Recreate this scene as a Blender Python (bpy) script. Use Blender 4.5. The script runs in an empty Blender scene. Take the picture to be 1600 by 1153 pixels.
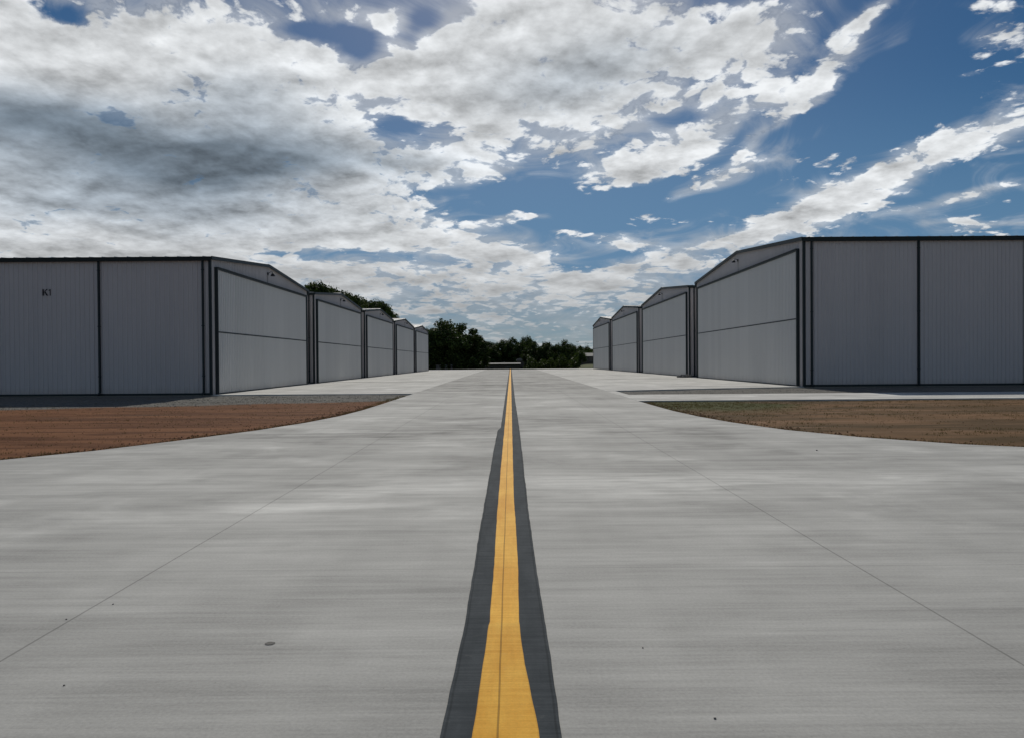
import bpy, bmesh, math, random
from mathutils import Vector, Matrix, noise

R = math.radians
scene = bpy.context.scene
C = scene.collection

# ------------------------------------------------------------------ camera
SUN_EL, SUN_AZ = 38.5, 0.0          # azimuth measured from +Y (straight ahead) towards +X
EXPOSURE = -0.45
cam_d = bpy.data.cameras.new('camera')
cam = bpy.data.objects.new('camera', cam_d)
C.objects.link(cam)
cam_d.sensor_width = 36.0
cam_d.lens = 26.0
cam_d.clip_start = 0.05
cam_d.clip_end = 6000
pitch, yaw, roll = -0.57, -0.10, -0.40
cam.matrix_world = (Matrix.Translation((0, 0, 1.5)) @ Matrix.Rotation(R(yaw), 4, 'Z')
                    @ Matrix.Rotation(R(90 + pitch), 4, 'X') @ Matrix.Rotation(R(roll), 4, 'Z'))
scene.camera = cam

scene.view_settings.view_transform = 'Standard'
scene.view_settings.look = 'None'
scene.view_settings.gamma = 1.0
scene.view_settings.use_curve_mapping = False
scene.view_settings.exposure = EXPOSURE

# ------------------------------------------------------------------ node helper
class G:
    """tiny shorthand for building node trees"""
    def __init__(self, tree):
        self.t = tree; self.dim = None
    def n(self, kind, **kw):
        nd = self.t.nodes.new(kind)
        for k, v in kw.items():
            setattr(nd, k, v)
        return nd
    def put(self, sock, v):
        if v is None:
            return
        if isinstance(v, bpy.types.NodeSocket):
            self.t.links.new(v, sock)
        else:
            sock.default_value = v
    def m(self, op, a, b=None, c=None, clamp=False):
        nd = self.n('ShaderNodeMath', operation=op, use_clamp=clamp)
        self.put(nd.inputs[0], a)
        if b is not None: self.put(nd.inputs[1], b)
        if c is not None: self.put(nd.inputs[2], c)
        return nd.outputs[0]
    def vm(self, op, a, b=None, out=0):
        nd = self.n('ShaderNodeVectorMath', operation=op)
        self.put(nd.inputs[0], a)
        if b is not None:
            self.put(nd.inputs['Scale'] if op == 'SCALE' else nd.inputs[1], b)
        return nd.outputs[out]
    def xyz(self, x, y, z):
        nd = self.n('ShaderNodeCombineXYZ')
        for s, v in zip(nd.inputs, (x, y, z)): self.put(s, v)
        return nd.outputs[0]
    def sep(self, v):
        nd = self.n('ShaderNodeSeparateXYZ'); self.put(nd.inputs[0], v)
        return nd.outputs
    def ss(self, v, a, b, c=0.0, d=1.0, kind='SMOOTHSTEP'):
        nd = self.n('ShaderNodeMapRange', interpolation_type=kind)
        for s, q in zip(nd.inputs, (v, a, b, c, d)): self.put(s, q)
        return nd.outputs[0]
    def noise(self, vec, scale, detail=4.0, rough=0.5, dist=0.0):
        nd = self.n('ShaderNodeTexNoise')
        if self.dim: nd.noise_dimensions = self.dim
        self.put(nd.inputs['Vector'], vec); self.put(nd.inputs['Scale'], scale)
        self.put(nd.inputs['Detail'], detail); self.put(nd.inputs['Roughness'], rough)
        self.put(nd.inputs['Distortion'], dist)
        return nd.outputs
    def mix(self, f, a, b, blend='MIX'):
        nd = self.n('ShaderNodeMix', data_type='RGBA', blend_type=blend)
        self.put(nd.inputs[0], f); self.put(nd.inputs[6], a); self.put(nd.inputs[7], b)
        return nd.outputs[2]
    def ramp(self, f, stops):
        nd = self.n('ShaderNodeValToRGB')
        e = nd.color_ramp.elements
        while len(e) < len(stops): e.new(0.5)
        for el, (p, c) in zip(e, stops):
            el.position = p; el.color = (c, c, c, 1) if isinstance(c, (int, float)) else (*c, 1)
        self.put(nd.inputs[0], f)
        return nd.outputs[0]

def rgb(*c): return (*c, 1.0)

# ------------------------------------------------------------------ world: sky with clouds
world = bpy.data.worlds.new('World')
scene.world = world
world.use_nodes = True
wt = world.node_tree
for nd in list(wt.nodes): wt.nodes.remove(nd)
g = G(wt)
WSTR = 0.10
g.dim = '2D'
sky = g.n('ShaderNodeTexSky', sky_type='NISHITA')
sky.sun_disc = False
sky.sun_elevation = R(SUN_EL)
sky.sun_rotation = R(SUN_AZ)
sky.air_density = 1.0; sky.dust_density = 0.4; sky.ozone_density = 3.0
tc = g.n('ShaderNodeTexCoord')
D = tc.outputs['Generated']
dx, dy, dz = g.sep(D)
zc = g.m('MAXIMUM', dz, 0.0)
yy = g.m('MAXIMUM', dy, 0.08)
U = g.m('DIVIDE', dx, yy); V = g.m('DIVIDE', dz, yy)
front = g.ss(dy, 0.15, 0.5)
inv = g.m('DIVIDE', 1.0, g.m('ADD', zc, 0.20))
P = g.vm('SCALE', D, inv); px_, py_, _ = g.sep(P); P = g.xyz(px_, py_, 0.37)

def cloud_noise(vec, det=11):
    w = g.noise(vec, 2.0, 3, 0.55)[1]
    w = g.vm('SUBTRACT', w, (0.5, 0.5, 0.5))
    v2 = g.vm('ADD', vec, g.vm('SCALE', w, 0.20))
    a = g.noise(v2, 5.0, det, 0.62)[0]
    vo = g.n('ShaderNodeTexVoronoi', feature='F1', distance='EUCLIDEAN', voronoi_dimensions='2D')
    b_ = g.noise(v2, 30.0, 2, 0.55)[1]
    g.put(vo.inputs['Vector'], g.vm('ADD', v2, g.vm('SCALE', g.vm('SUBTRACT', b_, (0.5, 0.5, 0.5)), 0.045)))
    g.put(vo.inputs['Scale'], 16.0)
    puff = g.m('SUBTRACT', 0.5, vo.outputs['Distance'])
    return g.m('ADD', a, g.m('MULTIPLY', puff, 0.26))
n1 = cloud_noise(P)
soft1 = g.noise(P, 6.0, 4, 0.52, 0.2)[0]
soft2 = g.noise(g.vm('MULTIPLY', P, (0.985, 0.965, 1.0)), 6.0, 4, 0.52, 0.2)[0]
# where the masses of cloud lie on the sky dome (tangent-plane coordinates about due ahead)
UV = g.xyz(U, V, 0.0)
wn = g.vm('SUBTRACT', g.noise(P, 1.6, 4, 0.55)[1], (0.5, 0.5, 0.5))
wsc = g.vm('MULTIPLY', wn, (0.16, 0.07, 0.0))
UVw = g.vm('ADD', UV, wsc)
def blob(cx, cy, rx, ry, rot, amp, src=UVw):
    mp = g.n('ShaderNodeMapping', vector_type='TEXTURE')
    mp.inputs['Location'].default_value = ((cx - 798) / 1155, (565 - cy) / 1155, 0)
    mp.inputs['Rotation'].default_value = (0, 0, R(rot))
    mp.inputs['Scale'].default_value = (rx / 1155, ry / 1155, 1)
    g.put(mp.inputs['Vector'], src)
    d2 = g.vm('DOT_PRODUCT', mp.outputs[0], mp.outputs[0], out=1)
    return g.m('MULTIPLY', g.m('EXPONENT', g.m('MULTIPLY', d2, -1.0)), amp)
COVER = [
    (140, 120, 380, 170, -12, 1.0), (60, 330, 420, 130, -4, 0.75), (420, 280, 190, 60, -10, 0.55), (400, 190, 170, 100, 0, .35),
    (450, 330, 220, 50, 0, 0.35), (620, 120, 120, 50, -10, 0.85), (790, 110, 90, 60, 0, 0.6), (200, 60, 200, 60, -10, 0.5), (540, 15, 80, 20, 0, 0.4), (665, 255, 150, 40, -5, 0.75),
    (890, 80, 210, 110, -5, 0.95), (1040, 100, 150, 70, 25, 0.45), (760, 190, 90, 40, 0, .35), (940, 200, 90, 60, 0, 0.30), (1170, 60, 110, 60, 30, 0.55),
    (960, 265, 110, 30, 10, 0.5), (1080, 215, 190, 30, 24, 0.75), (1120, 285, 140, 26, 26, 0.75), (1230, 185, 120, 14, 40, 0.65),
    (1290, 110, 100, 13, 40, 0.62), (1360, 30, 90, 14, 36, 0.65), (1420, 262, 290, 28, 21, 1.0), (1195, 135, 60, 16, 40, .3),
    (1250, 330, 110, 22, 14, 0.6), (1570, 70, 70, 30, 10, 0.60), (1490, 127, 40, 7, 5, 0.5), (1400, 70, 40, 14, 30, 0.3), (1560, 12, 40, 12, 0, .4),
    (1530, 312, 130, 11, 8, 0.75), (1550, 354, 90, 7, 4, 0.65), (1300, 200, 60, 10, 30, .25),
    (660, 358, 130, 30, -6, 0.75), (790, 402, 66, 14, 0, 0.75), (992, 376, 48, 10, 0, 0.8), (820, 343, 60, 8, 0, 0.6), (897, 366, 34, 5, 0, .5),
    (1120, 375, 120, 14, 14, 0.6), (620, 432, 170, 20, 0, 0.5), (1010, 425, 150, 14, 8, 0.55), (840, 440, 120, 14, 0, .4),
    (250, 400, 330, 50, 0, 0.5), (800, 468, 420, 22, 0, 0.22),
    (170, 185, 70, 36, 0, .5), (200, 235, 380, 100, -5, .55), (770, 50, 90, 60, 0, .7), (640, 70, 50, 50, 0, .5), (620, 20, 40, 20, 0, .4), (500, 80, 60, 40, 0, .4), (640, 345, 120, 22, -4, .4), (770, 392, 60, 14, 0, .3), (330, 60, 60, 30, 0, .3), (300, 110, 60, 40, 0, .4),
    # clear holes
    (570, 62, 60, 28, -18, -0.9), (695, 28, 42, 26, 20, -0.9), (645, 205, 60, 30, 0, -0.55), (470, 45, 34, 14, 0, -0.6),
    (115, 15, 60, 20, -20, -1.0), (225, 65, 24, 14, -30, -0.5), (1085, 45, 20, 14, 0, -.5), (1040, 185, 60, 14, 15, -.5), (830, 295, 120, 22, -6, -0.5),
    (1400, 150, 190, 60, 25, -0.40), (900, 325, 260, 34, 0, -0.6), (560, 395, 160, 12, -4, -0.5), (720, 300, 90, 10, 0, -.4), (430, 384, 120, 11, -3, -0.6), (900, 400, 90, 12, 0, -.3), (1160, 180, 30, 20, 0, -.4),
]
cov = None
src_ = UVw
for i_, b in enumerate(COVER):      # evaluated eight at a time, so few values are alive together
    if i_ % 8 == 0 and cov is not None:
        src_ = g.vm('ADD', UVw, g.vm('SCALE', (1.0, 1.0, 0.0), g.m('MULTIPLY', cov, 1e-6)))
    s = blob(*b, src=src_)
    cov = s if cov is None else g.m('ADD', cov, s)
cov = g.m('ADD', g.m('MULTIPLY', cov, front), g.m('MULTIPLY', g.m('SUBTRACT', 1.0, front), 0.22))  # unseen scattered cloud added behind the camera to brighten and neutralise the side walls
cov = g.m('MINIMUM', cov, 1.2)
wash = g.m('MULTIPLY', g.ss(V, 0.22, 0.07, 0.0, 0.42), g.ss(V, 0.0, 0.025, 0.4, 1.0))
amp = g.ss(V, 0.03, 0.22, 2.3, 2.7)
dens = g.m('ADD', g.m('ADD', cov, wash), g.m('MULTIPLY', g.m('SUBTRACT', n1, 0.55), amp))
dens = g.m('SUBTRACT', dens, 0.36)
veil = g.m('ADD', g.m('ADD', cov, wash), g.m('MULTIPLY', g.m('SUBTRACT', g.noise(P, 4.0, 6, 0.6, 0.8)[0], 0.5), 1.6))
veil = g.ss(veil, 0.02, 0.9, 0.0, 0.55)
dens = g.m('ADD', dens, g.m('MULTIPLY', g.m('SUBTRACT', g.noise(P, 34.0, 4, 0.6)[0], 0.5), g.ss(V, 0.05, 0.2, 0.15, 0.45)))
alpha = g.ss(dens, -0.06, g.ss(V, 0.05, 0.25, 0.46, 0.38))
alpha = g.m('MAXIMUM', alpha, veil)
alpha = g.m('MULTIPLY', alpha, g.ss(V, 0.0, 0.10, 0.75, 1.0))
thick = g.ss(dens, 0.05, 1.0, 0, 1, 'LINEAR')
relief = g.m('ADD', g.m('MULTIPLY', g.m('SUBTRACT', soft1, soft2), 0.75), g.m('ADD', g.m('MULTIPLY', g.m('SUBTRACT', n1, 0.55), 0.50), g.m('MULTIPLY', g.m('SUBTRACT', g.noise(P, 22.0, 5, 0.62)[0], 0.5), 0.32)))
tone = g.ramp(thick, [(0.0, 0.62), (0.20, 0.78), (0.45, 0.70), (1.0, 0.57)])
rk = g.ss(V, 0.03, 0.25, 0.40, 1.0)
tone = g.m('ADD', tone, g.m('MULTIPLY', relief, rk))
tone = g.m('ADD', tone, g.m('MULTIPLY', g.m('SUBTRACT', g.noise(P, 2.0, 6, 0.55, 0.2)[0], 0.5), 0.45))
UVd = g.vm('ADD', g.vm('ADD', UV, g.vm('SCALE', (1.0, 1.0, 0.0), g.m('MULTIPLY', cov, 1e-6))), g.vm('MULTIPLY', wn, (0.10, 0.05, 0.0)))
tone = g.m('MAXIMUM', tone, g.ss(dens, -0.05, 0.25, 0.56, 0.30))
DARK = [(70, 190, 230, 44, -10, 0.85), (390, 262, 220, 36, 2, 0.95), (60, 250, 330, 70, -6, 0.45), (340, 150, 130, 34, 0, 0.25),
        (220, 325, 280, 30, 0, 0.30), (900, 120, 130, 44, 10, 0.30), (390, 205, 110, 46, 0, .35), (640, 255, 50, 12, 0, .15), (1180, 395, 90, 8, 0, .2)]
dk = None
for b in DARK:
    s = blob(*b, src=UVd)
    dk = s if dk is None else g.m('ADD', dk, s)
dk = g.m('MULTIPLY', g.m('MINIMUM', dk, 1.0), front)
tone = g.m('MULTIPLY', tone, g.m('SUBTRACT', 1.0, g.m('MULTIPLY', dk, 0.68)))
tone = g.m('MULTIPLY', tone, g.ss(V, 0.02, 0.22, 0.62, 1.0))
tone = g.m('MINIMUM', g.m('MAXIMUM', tone, 0.08), 0.90)
warm = g.mix(g.m('MINIMUM', g.m('MULTIPLY', dk, 1.0), 1.0), rgb(0.99, 1.02, 1.045), rgb(0.80, 1.0, 1.22))
cloudcol = g.vm('SCALE', warm, g.m('DIVIDE', tone, WSTR * 2 ** EXPOSURE))
# clear-sky colour: the physical sky, deepened as the photograph's camera did
skyc = g.n('ShaderNodeHueSaturation')
skyc.inputs['Saturation'].default_value = 1.40
skyc.inputs['Value'].default_value = 0.50
g.put(skyc.inputs['Color'], sky.outputs[0])
def display(r, g_, b_):     # a radiance given as it should come out on the picture
    k_ = 1 / (WSTR * 2 ** EXPOSURE); return rgb(r * k_, g_ * k_, b_ * k_)
clear = g.mix(g.ss(V, 0.42, 0.0, 0.0, 1.0), skyc.outputs[0], display(0.105, 0.225, 0.39))
clear = g.mix(g.ss(V, 0.15, 0.0, 0.0, 0.95), clear, display(0.25, 0.325, 0.35))
final = g.mix(alpha, clear, cloudcol)
bg = g.n('ShaderNodeBackground')
g.put(bg.inputs['Color'], final)
bg.inputs['Strength'].default_value = WSTR
out = g.n('ShaderNodeOutputWorld')
wt.links.new(bg.outputs[0], out.inputs['Surface'])
world.cycles.sampling_method = 'MANUAL'
world.cycles.sample_map_resolution = 512

# ------------------------------------------------------------------ sun
sun_d = bpy.data.lights.new('sun', 'SUN')
sun_d.energy = 3.95
sun_d.angle = R(0.6)
sun_d.color = (1.0, 0.94, 0.84)
sun = bpy.data.objects.new('sun', sun_d)
C.objects.link(sun)
sdir = Vector((math.cos(R(SUN_EL)) * math.sin(R(SUN_AZ)), math.cos(R(SUN_EL)) * math.cos(R(SUN_AZ)), math.sin(R(SUN_EL))))
sun.rotation_euler = sdir.to_track_quat('Z', 'Y').to_euler()
sun.location = (0, 60, 60)

# ------------------------------------------------------------------ materials
def material(name):
    m = bpy.data.materials.new(name)
    m.use_nodes = True
    t = m.node_tree
    for nd in list(t.nodes): t.nodes.remove(nd)
    q = G(t)
    b = q.n('ShaderNodeBsdfPrincipled'); o = q.n('ShaderNodeOutputMaterial')
    t.links.new(b.outputs[0], o.inputs[0])
    return m, q, b
def bump(q, b, h, strength=0.3, dist=0.01):
    bn = q.n('ShaderNodeBump'); bn.inputs['Strength'].default_value = strength; bn.inputs['Distance'].default_value = dist
    q.put(bn.inputs['Height'], h); q.t.links.new(bn.outputs[0], b.inputs['Normal'])
def pos(q):
    return q.n('ShaderNodeNewGeometry').outputs['Position']
def scaled(q, v, s): return q.vm('MULTIPLY', v, s)

def gauss2(q, x, y, cx, cy, rx, ry, amp):
    a = q.m('DIVIDE', q.m('SUBTRACT', x, cx), rx); b = q.m('DIVIDE', q.m('SUBTRACT', y, cy), ry)
    d = q.m('ADD', q.m('MULTIPLY', a, a), q.m('MULTIPLY', b, b))
    return q.m('MULTIPLY', q.m('EXPONENT', q.m('MULTIPLY', d, -1.0)), amp)

def concrete(name, base=0.40, far=1.0, xj=(), stains=(), seed=0.0):
    m, q, b = material(name)
    p = q.vm('ADD', pos(q), (seed, seed * 1.7, 0))
    x, y, _ = q.sep(pos(q))
    big = q.noise(scaled(q, p, (0.16, 0.30, 1)), 1.0, 4, 0.55, 0.6)[0]
    mid = q.noise(scaled(q, p, (0.55, 1.7, 1)), 1.0, 5, 0.6, 0.4)[0]
    tine = q.noise(scaled(q, p, (0.9, 34.0, 1)), 1.0, 4, 0.65)[0]
    tine2 = q.noise(scaled(q, p, (0.35, 7.0, 1)), 1.0, 3, 0.6)[0]
    drag = q.noise(scaled(q, p, (3.0, 0.35, 1)), 1.0, 3, 0.5)[0]
    fine = q.noise(p, 55, 3, 0.7)[0]
    v = q.m('ADD', q.m('MULTIPLY', q.m('SUBTRACT', big, .5), 0.75), q.m('MULTIPLY', q.m('SUBTRACT', mid, .5), 0.62))
    v = q.m('ADD', v, q.m('MULTIPLY', q.m('SUBTRACT', tine, .5), 0.42))
    v = q.m('ADD', v, q.m('MULTIPLY', q.m('SUBTRACT', tine2, .5), 0.44))
    v = q.m('ADD', v, q.m('MULTIPLY', q.m('SUBTRACT', drag, .5), 0.16))
    v = q.m('ADD', v, q.m('MULTIPLY', q.m('SUBTRACT', fine, .5), 0.50))
    # pale laitance smears and damp stains that keep their own shapes
    sm = q.noise(scaled(q, p, (0.40, 0.50, 1)), 1.0, 6, 0.62, 0.3)[0]
    smk = q.ss(y, 4.5, 9.0, 0.35, 1.0)
    strk = q.noise(scaled(q, p, (0.22, 3.0, 1)), 1.0, 6, 0.7)[0]
    v = q.m('ADD', v, q.m('MULTIPLY', q.m('SUBTRACT', strk, .5), 0.42))
    v = q.m('ADD', v, q.m('MULTIPLY', q.m('MULTIPLY', q.ss(sm, 0.50, 0.68), 0.32), smk))
    v = q.m('ADD', v, q.m('MULTIPLY', q.m('MULTIPLY', q.ss(sm, 0.47, 0.30), -0.26), smk))
    scr = q.noise(scaled(q, p, (0.8, 90.0, 1)), 1.0, 2, 0.5)[0]
    v = q.m('ADD', v, q.m('MULTIPLY', q.m('MULTIPLY', q.ss(scr, 0.66, 0.74), q.ss(mid, 0.45, 0.6)), 0.16))
    v = q.m('ADD', v, q.m('MULTIPLY', q.ss(q.noise(scaled(q, p, (0.25, 3.2, 1)), 1.0, 2, 0.4)[0], 0.60, 0.66), -0.07))
    pit = q.noise(p, 24, 2, 0.5)[0]
    v = q.m('ADD', v, q.m('MULTIPLY', q.ss(pit, 0.74, 0.80), -0.22))
    # faint wheel tracks along the lane
    trk = q.m('ADD', q.noise(scaled(q, p, (1.1, 0.05, 1)), 1.0, 3, 0.5)[0], 0.0)
    v = q.m('ADD', v, q.m('MULTIPLY', q.m('SUBTRACT', trk, 0.5), 0.24))
    for (cx, cy, rx, ry, amp) in stains:
        br = q.ss(q.noise(scaled(q, p, (0.5, 2.4, 1)), 1.0, 5, 0.65)[0], 0.34, 0.66)
        v = q.m('ADD', v, q.m('MULTIPLY', gauss2(q, x, y, cx, cy, rx, ry, amp), br))
    v = q.m('ADD', v, q.ss(y, 26, 48, 1.0, far))
    # sawn joints
    groove = None
    wob = q.m('MULTIPLY', q.m('SUBTRACT', q.noise(pos(q), 0.8, 3)[0], .5), 0.012)
    for xc in xj:
        d = q.m('ABSOLUTE', q.m('ADD', q.m('SUBTRACT', x, xc), wob))
        s = q.ss(d, 0.0045, 0.0085, 1.0, 0.0)
        groove = s if groove is None else q.m('MAXIMUM', groove, s)
    yj = q.m('ABSOLUTE', q.m('SUBTRACT', q.m('FLOORED_MODULO', q.m('ADD', q.m('SUBTRACT', y, 5.36), 2.286), 4.572), 2.286))
    s = q.m('MULTIPLY', q.ss(q.m('ADD', yj, wob), 0.003, 0.008, 1.0, 0.0), 0.55)
    groove = s if groove is None else q.m('MAXIMUM', groove, s)
    v = q.m('MULTIPLY', v, q.m('SUBTRACT', 1.0, q.m('MULTIPLY', groove, 0.36)))
    # each poured panel has a slightly different tone
    pan = q.m('FLOOR', q.m('DIVIDE', q.m('SUBTRACT', y, 5.36), 4.572))
    wn_ = q.n('ShaderNodeTexWhiteNoise', noise_dimensions='1D'); q.put(wn_.inputs['W'], q.m('ADD', pan, seed))
    v = q.m('MULTIPLY', v, q.m('ADD', 0.965, q.m('MULTIPLY', wn_.outputs[0], 0.07)))
    col = q.vm('SCALE', rgb(base * 1.0, base * 0.995, base * 0.945)[:3], v)
    q.put(b.inputs['Base Color'], col)
    q.put(b.inputs['Roughness'], 0.88)
    b.inputs['Specular IOR Level'].default_value = 0.25
    h = q.m('ADD', q.m('MULTIPLY', tine, 1.0), q.m('MULTIPLY', fine, 0.5))
    h = q.m('SUBTRACT', h, q.m('MULTIPLY', groove, 1.5))
    bump(q, b, h, 0.35, 0.004)
    return m

M_LANE = concrete('taxiway_concrete', 0.385, 0.80, xj=(-2.6, 2.5), seed=0.0,
                  stains=[(-3.0, 15.5, 3.2, 1.6, -0.45), (2.4, 16.0, 2.6, 1.3, -0.42), (1.2, 19.5, 3.0, 1.4, -0.35), (-6, 12.3, 3.0, .5, -.25), (6, 11.0, 3, .5, -.2), (0, 45, 8, 10, -0.30),
                          (-1.6, 8.6, 1.2, 0.9, 0.5), (-2.6, 7.6, 1.0, 0.5, 0.42), (1.6, 8.6, 1.6, 1.1, 0.42), (3.6, 9.4, 3.0, 0.6, 0.4), (-5.0, 9.6, 2.6, 0.7, 0.2), (2.3, 6.3, .9, .5, .2), (2.0, 5.4, .6, .25, .2), (2.2, 4.1, 1.0, 0.3, .14),
                          (-0.9, 4.3, 1.3, 0.5, -0.14), (-3, 2.5, 3, 1.2, -0.10), (2.6, 2.9, 2.2, .9, -0.10), (0, 70, 8, 9, -0.15)])
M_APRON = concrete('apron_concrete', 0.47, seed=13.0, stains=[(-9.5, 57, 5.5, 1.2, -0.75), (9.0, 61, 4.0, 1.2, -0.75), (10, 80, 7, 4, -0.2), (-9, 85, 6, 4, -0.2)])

def mark_mat(name, c1, c2, rough, edge):
    m, q, b = material(name)
    p = pos(q); x, y, _ = q.sep(p)
    tine = q.noise(scaled(q, p, (1.6, 60, 1)), 1.0, 3, 0.6)[0]
    tine2 = q.noise(scaled(q, p, (3.0, 18, 1)), 1.0, 3, 0.6)[0]
    blot = q.noise(scaled(q, p, (4.0, 1.1, 1)), 1.0, 4, 0.6)[0]
    fine = q.noise(p, 90, 3, 0.7)[0]
    f = q.m('ADD', q.m('MULTIPLY', tine, 0.35), q.m('ADD', q.m('MULTIPLY', blot, 0.45), q.m('MULTIPLY', tine2, 0.2)))
    col = q.mix(q.ss(f, 0.38, 0.64), rgb(*c1), rgb(*c2))
    k = q.m('ADD', 0.78, q.m('MULTIPLY', fine, 0.44))
    jx = q.m('ABSOLUTE', q.m('ADD', q.m('ADD', x, 0.062), q.m('MULTIPLY', q.m('SUBTRACT', q.noise(p, 1.3, 3)[0], .5), 0.008)))
    groove = q.ss(jx, 0.003, 0.0052, 1.0, 0.0)
    yj = q.m('ABSOLUTE', q.m('SUBTRACT', q.m('FLOORED_MODULO', q.m('ADD', q.m('SUBTRACT', y, 5.36), 2.286), 4.572), 2.286))
    g2 = q.m('MULTIPLY', q.ss(yj, 0.003, 0.009, 1.0, 0.0), 0.35)
    groove = q.m('MAXIMUM', groove, g2)
    k = q.m('MULTIPLY', k, q.m('SUBTRACT', 1.0, q.m('MULTIPLY', groove, 0.50)))
    uu = q.sep(q.n('ShaderNodeUVMap', uv_map='across').outputs[0])[0]
    eu = q.m('MINIMUM', uu, q.m('SUBTRACT', 1.0, uu))
    brush = q.noise(scaled(q, p, (55, 1.5, 1)), 1.0, 4, 0.7)[0]
    k = q.m('MULTIPLY', k, q.m('ADD', 0.90, q.m('MULTIPLY', brush, 0.2)))
    if not edge:    # double pass of black along both margins
        k = q.m('MULTIPLY', k, q.ss(q.m('ABSOLUTE', q.m('SUBTRACT', eu, 0.035)), 0.006, 0.014, 0.72, 1.0))
    else:
        k = q.m('MULTIPLY', k, q.ss(q.m('ADD', eu, q.m('MULTIPLY', q.noise(p, 40, 3)[0], 0.03)), 0.015, 0.05, 0.80, 1.0))
    if edge:    # heavier second coat nearest the start of the line
        k = q.m('MULTIPLY', k, q.ss(y, 4.20, 4.24, 0.90, 1.0))
        wear = q.ss(q.noise(scaled(q, p, (3, 7, 1)), 3.0, 5, 0.7)[0], 0.62, 0.72)
        col = q.mix(q.m('MULTIPLY', wear, 0.22), col, rgb(0.55, 0.42, 0.22))
    else:
        wear = q.ss(q.noise(scaled(q, p, (3, 7, 1)), 2.0, 5, 0.7)[0], 0.60, 0.72)
        col = q.mix(q.m('MULTIPLY', wear, q.ss(y, 6, 30, 0.15, 0.5)), col, rgb(0.24, 0.24, 0.23))
    q.put(b.inputs['Base Color'], q.vm('SCALE', col, k))
    q.put(b.inputs['Roughness'], rough)
    b.inputs['Specular IOR Level'].default_value = 0.08
    bump(q, b, q.m('ADD', q.m('SUBTRACT', tine, q.m('MULTIPLY', groove, 2.0)), q.m('MULTIPLY', fine, 0.4)), 0.4, 0.003)
    return m
M_YEL = mark_mat('yellow_paint', (0.70, 0.33, 0.022), (0.88, 0.50, 0.070), 0.7, True)
M_BLK = mark_mat('black_paint', (0.040, 0.048, 0.054), (0.072, 0.082, 0.090), 0.9, False)

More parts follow.
